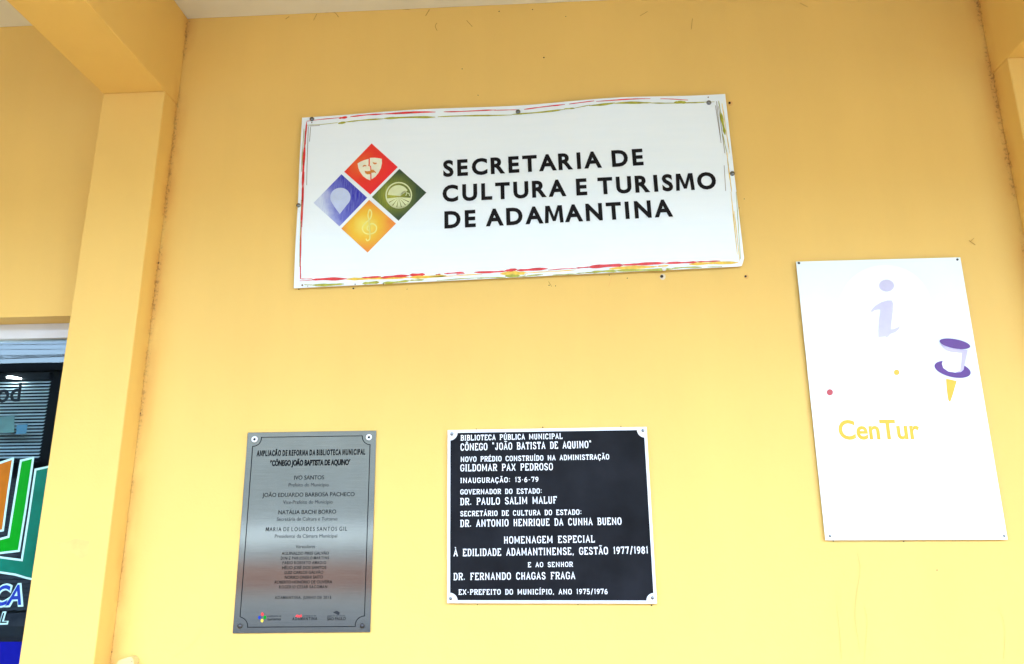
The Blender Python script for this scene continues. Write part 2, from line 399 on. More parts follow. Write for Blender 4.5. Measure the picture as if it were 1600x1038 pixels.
for pts, w in (([(508, 20), (522, 19.5), (529, 27)], .8), ([(671, 15), (665, 25)], 1.0), ([(683, 36), (680, 41), (683, 48)], .8), ([(729, 32), (738, 42)], .8),
               ([(1516, 378), (1522, 372)], .6), ([(1514, 376), (1524, 383)], .8), ([(446, 30), (452, 26)], .8), ([(495, 22), (490, 32)], .7), ([(857, 440), (862, 448)], .7),
               ([(1000, 25), (1012, 18)], .6), ([(1082, 29), (1080, 46)], .7), ([(620, 14), (640, 15)], .7), ([(1250, 5), (1262, 11)], .7)):
    ck = Art(on_wall(.0011)); ck.stroke(pts if len(pts) < 3 else smooth_line(pts, 5), w); ck.build('hairline_crack', M['crack'], LIB)
for pts, w in (([(1339, 864), (1344, 890), (1338, 930), (1336, 965), (1341, 1000), (1344, 1020)], .7), ([(1350, 948), (1355, 970), (1352, 1010), (1350, 1038)], .7), ([(1307, 945), (1311, 980), (1315, 1030)], .6),
               ([(272, 1026), (290, 1015), (306, 1001), (318, 982)], .7), ([(1560, 950), (1570, 980), (1568, 1030)], .6), ([(956, 432), (951, 448)], .6)):
    sc = Art(on_wall(.001)); sc.stroke(smooth_line(pts, 6), w); sc.build('scuff_mark', M['scuff'], LIB)

for pts, w in (([(163, 144.6), (185, 143.6), (207, 142.6)], .8), ([(200, 142.8), (222, 141.6), (240, 142.2)], 1.3), ([(236, 141.8), (256, 141.4)], .8)): jt = Art(lambda x, y: W(x, y, -PD - .0008)); jt.stroke(pts, w); jt.build('joint_crack', M['crack'], LIB)
a = Art(lambda x, y: W(x, y, -PD - .0008)); a.fill([(84, 846), (100, 848), (118, 842), (140, 846), (137, 868), (126, 874), (112, 862), (96, 858)]); a.build('paint_smudge', M['smudge'], LIB)
# shop window in the left bay
GY = .10
WIN = MB().box((WX0 + .001, .082, 2.243), (WX1 - .001, .13, WZ1 - .001)).build('window', M['alu_pale'], LIB, origin=((WX0+WX1)/2, .1, WZ0))
fr = MB()
fr.box((WX0 + .001, .084, WZ0 + .001), (WX0 + .05, .128, 2.2425)); fr.box((WX1 - .03, .084, WZ0 + .001), (WX1 - .001, .128, 2.2425)); fr.box((WX0 + .0505, .084, WZ0 + .001), (WX1 - .0305, .128, WZ0 + .05))
fr.box((-3.0, .0845, WZ0 + .0505), (-2.95, .127, 2.2425))
fr.build('frame', M['alu_dark'], WIN)
MB().quad((WX0 + .04, GY, WZ0 + .04), (WX1 - .02, GY, WZ0 + .04), (WX1 - .02, GY, 2.2425), (WX0 + .04, GY, 2.2425)).build('pane', M['glass'], WIN)
def on_glass(k): return lambda x, y: W(x, y, GY - .001 - .0006 * k)
def sticker(name, mat, pts, k, edge=None, ew=3.2, par=WIN):
    if edge:
        a = Art(on_glass(k)); a.fill(pts); a.stroke(pts, ew, True)
        a2 = Art(on_glass(k - .5)); a2.stroke(pts, ew, True)
        e = Art(on_glass(k)); e.stroke(pts, ew, True); e.build(name + '_outline', M[edge], par)
    a = Art(on_glass(k - .4)); a.fill(pts); return a.build(name, M[mat], par)
sticker('emblem_page', 'st_orange', [(-46, 742), (-20, 730), (0, 723.5), (20.5, 716.5), (12, 775), (4.5, 829), (-20, 833), (-60, 838)], 3, 'st_cyan')
sticker('emblem_page', 'st_green', [(32.6, 720), (52, 715.3), (41, 790), (29.5, 861), (0, 864.5), (-60, 868), (-60, 846), (0, 842.5), (13.2, 839)], 2, 'st_cyan')
sticker('emblem_page', 'st_teal', [(55.5, 734), (71.6, 730.5), (110, 720), (106, 800), (95, 915), (70, 909), (42, 903.5), (24, 898), (0, 894.5), (-60, 892), (-60, 872), (0, 871), (34, 875.5), (45, 805)], 1, 'st_cyan')
def blob(pts, k, mat, name):
    a = Art(on_glass(k)); a.fill(pts); return a.build(name, M[mat], WIN)
blob([(-60, 1003), (60, 1003), (60, 1075), (-60, 1075)], 1, 'st_band', 'vinyl_band')
blob([(-30, 653), (23, 650), (22, 676), (-30, 678)], 1, 'reflection_teal', 'reflection')  # teal and blue reflections in the glass, painted as flat patches
blob([(26, 664), (43.5, 662.5), (41, 678), (25, 679)], 1, 'reflection_blue', 'reflection')

# ------------------------------------------------------------------ lettering
_deps = bpy.context.evaluated_depsgraph_get
def font_outline(text, offset=0.0, spacing=1.0, shear=0.0, wspace=1.0):
    cu = bpy.data.curves.new('lettering_source', 'FONT'); cu.body = text; cu.size = 1; cu.offset = offset
    cu.space_character = spacing; cu.space_word = wspace; cu.shear = shear; cu.resolution_u = 4; cu.fill_mode = 'FRONT'; cu.dimensions = '2D'
    ob = bpy.data.objects.new('lettering_source', cu); COL.objects.link(ob)
    me = bpy.data.meshes.new_from_object(ob.evaluated_get(_deps()))
    vs = [(v.co.x, v.co.y) for v in me.vertices]; fs = [tuple(p.vertices) for p in me.polygons]
    bpy.data.objects.remove(ob); bpy.data.curves.remove(cu); bpy.data.meshes.remove(me)
    return vs, fs
_cap = {}
def cap_of(offset, shear=0):
    if offset not in _cap:
        vs, _ = font_outline('H', offset); _cap[offset] = (min(v[1] for v in vs), max(v[1] for v in vs))
    return _cap[offset]
def frame_of(p0, p1, cap, y):
    """origin, unit right, unit up, length and cap height (metres) of a baseline lying on the plane Y = y"""
    A = W(*p0, y); B = W(*p1, y); H = (W(p0[0], p0[1] - cap, y) - A).length
    r = (B - A).normalized(); u = Vector((-r.z, 0, r.x)); return A, r, u, (B - A).length, H
_adv = {}
BOLD_M = [(0,0),(.06,1),(.33,1),(.575,.36),(.82,1),(1.09,1),(1.15,0),(.93,0),(.885,.69),(.665,.1),(.485,.1),(.265,.69),(.22,0)]
def bold_outline(text, offset, spacing, wspace):
    """letters set one by one, with a drawn M (the offset of its sharp vertex folds over)"""
    vs = []; fs = []; x = 0; b0, b1 = cap_of(offset)
    def wid(t): v, _ = font_outline(t, 0); return max(p[0] for p in v) - min(p[0] for p in v)
    for ch in text:
        if ch == ' ': x += .27 * wspace; continue
        if ch not in _adv: _adv[ch] = wid('H' + ch + 'H') - 2 * wid('H')
        if ch == 'M':
            h = b1 - b0; v = [(.045 + p[0]*h*.92, b0 + p[1]*h) for p in BOLD_M]; f = [tuple(range(len(v)))]; adv = .09 + 1.15*h*.92
        else:
            v, f = font_outline(ch, offset); m = (min(p[0] for p in v) + max(p[0] for p in v)) / 2; adv = _adv[ch]
            v = [(p[0] - m + adv/2, p[1]) for p in v]
        n = len(vs); vs += [(p[0] + x, p[1]) for p in v]; fs += [tuple(i + n for i in q) for q in f]; x += adv * spacing
    return vs, fs
def letter(name, text, p0, p1, cap, y, mat, parent, offset=0.0, depth=0.0, spacing=1.0, shear=0.0, wspace=1.0, natural=0):
    b0, b1 = cap_of(offset); A, r, u, L, H = frame_of(p0, p1, cap, y)
    if natural or ('M' in text and offset > .003 and not shear):
        for _ in range(8 if natural else 1):
            vs, fs = bold_outline(text, offset, spacing, wspace); w = max(v[0] for v in vs) - min(v[0] for v in vs)
            if natural: spacing *= ((L * (b1 - b0) / H / natural) / w) ** .9
    else: vs, fs = font_outline(text, offset, spacing, shear, wspace)
    x0 = min(v[0] for v in vs); x1 = max(v[0] for v in vs)
    mb = MB(); mb.add([A + r * ((v[0]-x0)/(x1-x0)*L) + u * ((v[1]-b0)/(b1-b0)*H) for v in vs], fs)
    return mb.build(name, M[mat] if isinstance(mat, str) else mat, parent)

# words on the glass, pale outline below and blue or dark face above
letter('lettering_outline', 'BIBLIOTECA', (-148, 955), (36.5, 948), 36, GY - .002, 'st_cyan', WIN, offset=.075, shear=.18)
letter('lettering', 'BIBLIOTECA', (-144, 952), (33, 945.5), 31, GY - .0026, 'st_blue', WIN, offset=.02, shear=.18)
letter('lettering_outline', 'MUNICIPAL', (-120, 979), (13, 976), 20, GY - .0032, 'st_cyan', WIN, offset=.07, shear=.15)
letter('lettering', 'MUNICIPAL', (-118, 976.5), (10.5, 973.5), 15.5, GY - .0038, 'st_dark', WIN, offset=.0, shear=.15)
letter('lettering', 'od', (-6, 629.5), (31, 627.5), 29, GY - .0016, 'st_dark', WIN, offset=.02)

# blind and lamp inside the room
BY = .17
b0 = W(79, 588, BY); b1 = W(62, 716, BY)
BL = thing('window_blind', ((WX0 + b0.x)/2, BY, b1.z), 'half lowered white slatted blind behind the dark shop window', 'blind')
sm = MB(); z = b0.z - .02; bx = (b0.x + b1.x) / 2
while z > b1.z:
    sm.quad((-2.9, BY - .004, z - .0035), (bx, BY - .004, z - .0035), (bx, BY + .005, z + .0035), (-2.9, BY + .005, z + .0035)); z -= .0112
sm.build('slats', M['slat'], BL)
MB().box((-2.9, BY - .012, b0.z - .012), (bx, BY + .012, b0.z + .012)).build('headrail', M['alu_dark'], BL)
MB().box((-2.9, BY - .008, b1.z - .012), (bx, BY + .008, b1.z)).build('bottom_rail', M['alu_dark'], BL)
lp = W(22, 590.5, .16)
LM = thing('strip_lamp', lp, 'small lit white strip lamp glowing at the top of the shop window', 'lamp')
MB().tube([W(11, 589.5, .152), W(20, 590, .152), W(33, 592, .152)], [.003, .004, .002]).build('tube', M['lit'], LM)
MB().tube([W(9, 589, .157), W(34, 591, .157)], .003).build('holder', M['alu_dark'], LM)

# ------------------------------------------------------------------ big printed sign
SF = -.014                                     # the sheet stands 14 mm off the wall
def corner_bow(px, py):
    """the sheet buckles outward between its top bolts"""
    f = max(0, min(1, (px - 472) / 661)); top = 184 - 37*f; bot = 450 - 34*f; v = (bot - py) / (bot - top)
    k = max(0, (v - .72) / .28); k = k * k
    a = .010 * max(0, math.sin(math.pi * min(1, max(0, (px - 487) / 322)))) ** 2 + .015 * max(0, math.sin(math.pi * min(1, max(0, (px - 809) / 298)))) ** 2
    left = max(0, 1 - abs(px - 465) / 60) * .004 * math.sin(math.pi * v * 2) ** 2
    return a * k + left
def on_sign(off): 
    def f(px, py):
        p = W(px, py, SF); d = corner_bow(px, py); return Vector((p.x, SF - d - off, p.z))
    return f
SIGN = thing('culture_office_sign', W(812, 433, 0), 'large white printed sign with four coloured diamonds and black lettering, slightly tilted', 'sign')
NX, NZ = 60, 26; sv = []; sfc = []
TL, TR, BR, BLc = W(472, 184, SF), W(1133, 147, SF), W(1164, 416, SF), W(459, 450.5, SF)
for j in range(NZ + 1):
    for i in range(NX + 1):
        a = i / NX; b = j / NZ; px = (472 + 661*a)*(1-b) + (459 + 705*a)*b; py = (184 - 37*a)*(1-b) + (450.5 - 34.5*a)*b
        if i == NX and j == NZ: px -= 5; py -= .5
        if i == NX and j == NZ - 1: py -= 2
        p = on_sign(0)(px, py); sv.append(p)
n1 = len(sv); sv += [p + Vector((0, .0025, 0)) for p in sv]
for j in range(NZ):
    for i in range(NX):
        q = j*(NX+1)+i; sfc.append((q, q+NX+1, q+NX+2, q+1)); sfc.append((n1+q, n1+q+1, n1+q+NX+2, n1+q+NX+1))
rim = [i for i in range(NX+1)] + [j*(NX+1)+NX for j in range(1, NZ+1)] + [NZ*(NX+1)+i for i in range(NX-1, -1, -1)] + [j*(NX+1) for j in range(NZ-1, 0, -1)]
for k in range(len(rim)): a, b = rim[k], rim[(k+1) % len(rim)]; sfc.append((a, b, n1+b, n1+a))
pm = MB(); pm.add(sv, sfc); pm.build('panel', M['vinyl'], SIGN)

def brush(items, mat, name, lay):
    sides = {}
    for it in items:
        (x0, y0), (x1, y1), _ = it; steep = abs(y1 - y0) > abs(x1 - x0)
        sides.setdefault(('left' if x0 < 800 else 'right') if steep else ('top' if y0 < 300 else 'bottom'), []).append(it)
    for part in sides.values(): brush_side(part, mat, name, lay)
def brush_side(items, mat, name, lay):
    a = Art(on_sign(lay))
    for p0, p1, w in items:
        n = max(6, int(abs(p1[0]-p0[0]) / 6 + abs(p1[1]-p0[1]) / 8)); pts = []; ws = []
        seed = random.uniform(0, 9)
        for i in range(n + 1):
            t = i / n; e = min(1, 6*t + .25, 6*(1-t) + .15)
            pts.append((p0[0] + (p1[0]-p0[0])*t, p0[1] + (p1[1]-p0[1])*t + .35*math.sin(seed + 5*t)*(abs(p1[0]-p0[0]) > 40)))
            ws.append(max(.7, 1.15 * w * e * (1.0 + .22*math.sin(seed*3 + 9*t) + random.uniform(-.12, .12))))
        a.stroke(pts, ws)
    return a.build(name, M[mat], SIGN)
def cr(s, ox, oy, *segs): return [((a/s+ox, b/s+oy), (c/s+ox, d/s+oy), w) for a, b, c, d, w in segs]
T1 = lambda *s: cr(7.9875, 440, 150, *s)
T2 = lambda *s: cr(3.2, 600, 150, *s)
B1 = lambda *s: cr(8, 440, 400, *s)
B2 = lambda *s: cr(6.154, 640, 390, *s)
B3 = lambda *s: cr(5.517, 900, 390, *s)
RR = lambda *s: cr(6.293, 1040, 135, *s)
LL = lambda *s: cr(3.243, 450, 140, *s)
brush(T1((312,318,715,275,.8),(715,284,825,272,2.6),(860,266,1278,240,1.5)) + T2((0,96,260,88,2.3),(300,86,560,73,1.3),(550,74,665,70,.9),(700,68,905,48,1.3),(925,48,1050,36,1.0),(1060,38,1330,23,1.2),(1380,21,1520,22,.9)) +
      LL((95,165,86,300,1.8),(87,280,74,500,2.8),(76,480,68,680,1.9),(70,660,62,962,1.4),(84,420,72,700,.7)) +
      B1((240,290,390,290,.9),(380,300,820,285,3.4),(1000,276,1245,262,2.3),(1240,275,1600,245,3.1),(225,315,380,308,.7),(240,120,240,290,1.0)) +
      B2((0,247,150,240,3.2),(250,243,300,238,1.2),(330,235,525,220,1.6),(450,240,530,232,1),(620,222,930,212,2.6),(915,207,1035,192,3.6),(1030,200,1330,188,3.2),(1330,198,1600,182,1.1)) +
      B3((0,162,125,152,1.7),(105,152,410,135,4.2),(395,133,775,119,3.4),(770,122,1045,108,2.6),(1040,108,1245,100,1.6)), 'red_ink', 'red_border', .0012)
brush(B1((810,290,1600,272,3.4)) + B2((0,270,355,255,3.4),(230,262,700,240,1.2),(870,236,1135,226,5.0),(1130,228,1600,196,1.1)) + B3((285,168,700,146,4.0),(700,146,800,140,1.8),(975,128,1400,112,3.6)) +
      RR((600,640,618,800,1.0),(612,760,650,1038,1.2)) + [((1142, 300), (1152, 398), 1.1), ((1147, 330), (1156, 408), .9), ((1128, 162), (1140, 240), .9)], 'yellow_ink', 'yellow_border', .0006)
brush(T1((320,372,700,338,.7),(705,348,805,334,2.6),(800,330,1278,296,1.6)) + T2((0,118,258,111,2.4),(270,110,640,95,1.6),(640,95,905,72,1.9),(900,70,955,68,1.6),(950,68,1030,55,.9),(1025,59,1155,46,2.2),(1150,48,1335,40,2.6),(1330,42,1600,35,1.3),(1450,36,1510,36,2.6)) +
      RR((520,145,545,270,.9),(540,255,585,480,3.4),(560,470,600,650,.8),(480,152,100,172,.8),(110,160,200,160,3)) + LL((82,200,70,420,.8),(68,560,60,900,.7)) +
      B1((280,362,390,365,1),(380,368,785,355,3.0),(1010,346,1225,330,3.2),(1265,340,1600,315,2.7)) + B2((0,298,140,293,1.9),(260,297,665,274,1.1),(650,276,925,268,1.3),(915,256,1065,255,3.6),(1060,262,1285,240,1.6),(1375,247,1600,235,1.1)) +
      B3((0,208,150,197,1.4),(125,196,355,185,2.9),(345,186,835,168,3.0),(825,163,1085,152,1.8),(1130,152,1260,147,.9)) + [((1150, 300), (1157, 405), .7)], 'olive_ink', 'green_border', .0009)
brush(RR((500,150,545,560,.55),(520,200,582,660,.5),(575,780,590,1030,.5),(490,190,540,520,.4)) + [((482, 198), (479.5, 290), .5), ((485.5, 199), (484, 222), .5), ((484, 197.5), (500, 196.5), .5), ((477, 205), (471, 340), .5)], 'dark_ink', 'hairline_border', .0010)

letter('lettering', 'SECRETARIA DE', (692.6, 276.8), (1005.9, 258.3), 25.8, SF - .0015, 'black_print', SIGN, offset=.036, wspace=1.2, natural=.94)
letter('lettering', 'CULTURA E TURISMO', (691.5, 316), (1120, 295.3), 26.2, SF - .0015, 'black_print', SIGN, offset=.036, wspace=1.2, natural=.94)
letter('lettering', 'DE ADAMANTINA', (694.5, 357.5), (1052, 338.6), 27, SF - .0015, 'black_print', SIGN, offset=.036, wspace=1.2, natural=.94)

def sc5(pts): return [(x/5.19+480, y/5.19+210) for x, y in pts]
def sc3(pts): return [(x/10.386+550, y/10.386+215) for x, y in pts]
def tile(mat, pts, label):
    a = Art(on_sign(.0007)); a.fill(pts); return a.build('diamond', M[mat], SIGN, origin='centre', label=label)
red = tile('red_tile', sc5([(523,76),(735,267),(512,490),(300,305)]), 'red diamond with a theatre mask')
blu = tile('blue_tile', sc5([(278,325),(487,515),(262,748),(52,557)]), 'blue diamond with a map pin')
grn = tile('green_tile', sc5([(748,281),(967,474),(741,702),(525,510)]), 'green diamond with a round field and sun mark')
org = tile('orange_tile', sc5([(503,533),(720,725),(490,960),(277,765)]), 'orange diamond with a treble clef')
a = Art(on_sign(.0012)); a.fill(sc3([(92,425),(130,400),(200,370),(270,352),(270,440),(262,462),(285,470),(298,490),(298,600),(300,700),(240,675),(180,630),(130,560),(105,500)])); a.build('mask_half', M['cream_print'], red)
a = Art(on_sign(.0012)); a.fill(sc3([(292,335),(370,332),(440,340),(485,350),(488,420),(470,500),(430,580),(380,640),(318,683),(315,500),(308,465),(285,455),(292,440)]))
a.build('mask_half', M['cream_print'], red)
a = Art(on_sign(.0016)); a.fill(sc3([(170,485),(185,455),(210,448),(240,460),(235,470),(200,472)])); a.build('mask_eye', M['mask_print'], red)
a = Art(on_sign(.0016)); a.fill(sc3([(335,402),(365,412),(408,415),(395,438),(365,440),(345,428)])); a.build('mask_eye', M['mask_print'], red)
a = Art(on_sign(.0016)); a.fill(sc3([(203,545),(250,552),(300,545),(310,525),(350,528),(385,560),(395,588),(370,572),(315,578),(295,600),(250,602),(220,585)]))
a.build('mask_mouth', M['mask_print'], red)
a = Art(on_sign(.0012)); a.fill(sc5(ell(270, 513, 82, 78, 26, 0, 150, 390) + [(310, 590), (265, 648), (222, 590)])); a.build('map_pin', M['pale_print'], blu)
a = Art(on_sign(.0016)); a.stroke(sc5(ell(266, 508, 52)), 1.2, True); a.stroke(sc5(ell(266, 508, 32, 32, 18, 0, 40, 330)), 1.2); a.stroke(sc5(ell(266, 510, 12, 16, 12)), 1.2, True); a.build('pin_rings', M['pale_line'], blu)
a = Art(on_sign(.0012)); a.stroke(sc5(ell(743, 496, 103)), 2.0, True)
a.fill(sc5(ell(740, 500, 86, 86, 16, 0, 185, 330) + [(790, 478), (770, 490), (755, 503)]))
for k in range(7): a.fill(sc5([(743, 512)] + ell(743, 503, 97, 97, 5, 0, 8 + k*23.6, 8 + k*23.6 + 19)))
a.stroke(sc5(ell(790, 490, 24, 24, 10, 0, 170, 340)), 1.3); a.stroke(sc5([(800, 500), (808, 478), (826, 480), (832, 502)]), 1.2)
a.build('field_mark', M['leaf_print'], grn)
a = Art(on_sign(.0012))
a.stroke(sc5(smooth_line([(478,848),(488,864),(506,852),(509,820),(501,700),(494,655),(508,612),(523,640),(512,685),(472,722),(448,762),(466,800),(510,810),(552,792),(562,752),(532,726),(497,742),(488,772),(512,786)], 5)), [1.9]*200)
a.build('treble_clef', M['lemon_print'], org)

def dome(name, parent, x, y, r, yb, mat, h=.55, label=None):
    """round bolt head standing on the plane Y = yb"""
    c = W(x, y, yb); rr = (W(x + r, y, yb) - c).length
    prof = [(rr*1.0, 0), (rr*1.0, rr*.18)] + [(rr*math.cos(R(t)), rr*.18 + rr*h*math.sin(R(t))) for t in (20, 40, 60, 78)]
    return MB().lathe(c, prof, 18).build(name, M[mat], parent, label=label)
for x, y, r, mt in ((487.5,186.5,3.6,'bolt'),(809.5,175,3.7,'bolt'),(1107.5,160.8,3.9,'bolt'),(1144.2,271.5,4.0,'bolt'),(466.5,321.2,3.5,'bolt'),(1037.5,420.3,3.7,'bolt_white'),(821.5,429.5,2.6,'bolt_white')):
    p = on_sign(0)(x, y); dome('bolt', SIGN, x, y, r, p.y, mt)
for x, y, r in ((1106.5,152.5,1.1),(487.3,192,1.0),(472.5,446,1.6),(555,444.5,1.1),(599,443.5,.9),(481,447.5,.8),(599,445.5,.7)): a = Art(on_sign(.0011)); a.fill(ell(x, y, r, r, 8)); a.build('pin_hole', M['dark_ink'], SIGN)

# ------------------------------------------------------------------ brushed steel plaque
SY = -.005
ST = thing('steel_plaque', W(471, 989, 0), 'brushed steel plaque with fine black engraved text, left of the black plaque', 'plaque')
PL = MB(); PL.prism([W(387, 676, SY), W(363.3, 990, SY), W(578.5, 988.2, SY), W(588, 673, SY)], .003); PL.build('plate', M['steel'], ST, bevel=.0006)
def on_steel(o): return lambda x, y: W(x, y, SY - o)
bl = [(408,683.5),(566,681.2)] ; ln = Art(on_steel(.0005))
def arc(c, p, q, n=8):
    a0 = math.atan2(p[1]-c[1], p[0]-c[0]); a1 = math.atan2(q[1]-c[1], q[0]-c[0])
    while a1 - a0 > math.pi: a1 -= 2*math.pi
    while a0 - a1 > math.pi: a1 += 2*math.pi
    r0 = math.hypot(p[0]-c[0], p[1]-c[1]); r1 = math.hypot(q[0]-c[0], q[1]-c[1])
    return [(c[0]+(r0+(r1-r0)*i/n)*math.cos(a0+(a1-a0)*i/n), c[1]+(r0+(r1-r0)*i/n)*math.sin(a0+(a1-a0)*i/n)) for i in range(n+1)]
loop = [(408.3,683.5),(566,681.2)] + arc((578.6,682),(566,681.2),(578.2,695.2))[1:] + [(569.5,962.7)] + arc((568.6,978.5),(569.5,962.7),(555.2,979.2))[1:] + [(386.6,980.3)] + arc((373.5,979.5),(386.6,980.3),(375,964.2))[1:] + [(394.7,697.6)] + arc((395.6,684),(394.7,697.6),(408.3,683.5))[1:-1]
ln.stroke(loop, 1.15, True); ln.build('border_line', M['engrave'], ST)
TX = SY - .0005
def st(text, p0, p1, cap, soft=False, off=0.0): letter('inscription_line', text, p0, p1, cap, TX, 'engrave_soft' if soft else 'engrave', ST, offset=off)
st('AMPLIAÇÃO DE REFORMA DA BIBLIOTECA MUNICIPAL', (400.7,713.2), (570.5,710.8), 9.2, off=.05)
st('“CÔNEGO JOÃO BAPTISTA DE AQUINO”', (421.6,728.6), (547.8,727), 9.2, off=.05)
for t, p0, p1, c, s in (('IVO SANTOS',(459.4,749.8),(506,749.2),6.3,0),('Prefeito do Município',(450.7,760.5),(513.3,760.2),5.4,1),('JOÃO EDUARDO BARBOSA PACHECO',(409.7,776.9),(553.8,775.4),6.3,0),
    ('Vice-Prefeito do Município',(442,787.5),(519.5,787),5.4,1),('NATÁLIA BACHI BORRO',(434.7,803.9),(525,802.7),6.3,0),('Secretária de Cultura e Turismo',(432.2,814.1),(526.8,813.5),5.4,1),
    ('MARIA DE LOURDES SANTOS GIL',(414.9,830.5),(542,829.5),6.3,0),('Presidente da Câmara Municipal',(429.2,840.7),(526.6,840.1),5.4,1),('Vereadores',(461.9,856.8),(492.1,856.5),5,1),
    ('AGUINALDO PIRES GALVÃO',(440,867.3),(513.6,866.9),4.7,0),('DINIZ PARUSSOLO MARTINS',(438.6,874.7),(513.6,874.2),4.7,0),('FABIO ROBERTO AMADIO',(441.4,882),(509.4,881.6),4.7,0),
    ('HÉLIO JOSÉ DOS SANTOS',(440.6,889.7),(509.7,889.2),4.7,0),('LUIZ CARLOS GALVÃO',(444.7,897.2),(505,896.7),4.7,0),('NORIKO ONISHI SAITO',(444.7,904.7),(504.2,904.2),4.7,0),
    ('ROBERTO HONÓRIO DE OLIVEIRA',(429.2,912.2),(518.8,911.7),4.7,0),('ROGÉRIO CESAR SACOMAN',(435.9,919.8),(511,919.4),4.7,0),('ADAMANTINA, JUNHO DE 2015',(429.2,936.4),(517.3,936.1),4.8,0)):
    st(t, p0, p1, c, bool(s), 0 if s else .008)
for mat, x, y in (('red_ink',410,960),('st_blue',405.5,965.3),('st_green',413.8,965),('yellow_ink',409.5,970)):
    a = Art(on_steel(.0006)); a.fill(ell(x, y, 2.3, 2.9, 10)); a.build('logo_petal', M[mat], ST)
st('cultura e', (417.5,964.6), (439,964.2), 3.6, True); st('turismo', (417.5,969.8), (438.5,969.4), 4.2, False, .01)
st('ADAMANTINA', (456.5,969.6), (495.5,969.1), 4.8, False, .015); st('prefeitura de', (474,963.6), (494,963.3), 2.6, True)
a = Art(on_steel(.0006)); a.fill([(461,964),(464,960.5),(468,962),(471,960),(472,964),(467,965)]); a.build('logo_ribbon', M['red_ink'], ST)
st('SÃO PAULO', (511.2,969.6), (540,969.2), 4.8, False, .015); st('governo do estado', (511.5,963.6), (539.5,963.3), 2.4, True)
a = Art(on_steel(.0006)); a.fill([(520,957),(526,954.5),(531,957.5),(529,961.5),(526,960)]); a.build('logo_mark', M['engrave_soft'], ST)
def cap_screw(x, y, top):
    if top:
        dome('cap_glint', ST, x, y, 4.6, SY, 'cap_glint', .12); dome('screw', ST, x, y, 2.0, SY - .0018, 'engrave', .5)  # white disc painted for the reflection on the conical cap
    else: dome('screw', ST, x, y, 4.1, SY, 'bolt_dark', .7)
M['bolt_dark'] = simple('dark bolt head', (.07, .07, .072), .3, metal=.8)
for x, y, tp in ((397.8,686.6,1),(576.5,683.5,1),(375,978.3,0),(566,977.8,0)): cap_screw(x, y, tp)

# ------------------------------------------------------------------ black cast plaque
BKY = -.010
BK = thing('black_plaque', W(863, 943, 0), 'black cast plaque with raised white lettering and a silver rim', 'plaque')
OC = [(699.5,672.3),(1010.3,667.3),(1026.5,943.3),(698.7,942.6)]
def inset(px, py):  # bilinear place on the plaque, 0..1 from its top left corner
    a, b = px, py
    return tuple(((OC[0][k]*(1-a)+OC[1][k]*a)*(1-b) + (OC[3][k]*(1-a)+OC[2][k]*a)*b) for k in (0, 1))
MB().prism([W(*inset(*c), BKY) for c in ((0.004,.004),(.004,.996),(.996,.996),(.996,.004))], .0095).build('plate', M['black_plate'], BK)
e, g = .0135, .0165
rim_out = [W(*p, BKY - .003) for p in OC]; rim_in = [W(*inset(*c), BKY - .003) for c in ((e,g),(1-e,g),(1-e,1-g),(e,1-g))]
rb = [p + Vector((0, .0125, 0)) for p in rim_out]; ri = [p + Vector((0, .0035, 0)) for p in rim_in]
mb = MB(); mb.add(rim_out + rim_in + rb + ri, [(i, 4+i, 4+(i+1) % 4, (i+1) % 4) for i in range(4)] + [(i, (i+1) % 4, 8+(i+1) % 4, 8+i) for i in range(4)] + [(4+i, 12+i, 12+(i+1) % 4, 4+(i+1) % 4) for i in range(4)])
mb.build('rim', M['alu_rim'], BK)
qr = .037; asp = .604/.503
for cx_, cy_, a0 in ((0,0,0),(1,0,90),(1,1,180),(0,1,270)):
    pts = []; ex, ey = (e*.9, g*.9)
    ox = ex if cx_ == 0 else 1-ex; oy = ey if cy_ == 0 else 1-ey
    for i in range(9):
        t = R(a0 + 90*i/8); pts.append((ox + qr*math.cos(t), oy + qr*asp*math.sin(t)))
    pts.append((ox, oy)); front = [W(*inset(*p), BKY - .0025) for p in pts]
    MB().prism(front, .003).build('corner_pad', M['alu_rim'], BK)
for x, y in ((706,678.5),(1004.5,673),(704,935.5),(1019.5,934.5)): dome('screw', BK, x, y, 2.6, BKY - .0026, 'bolt', .35)

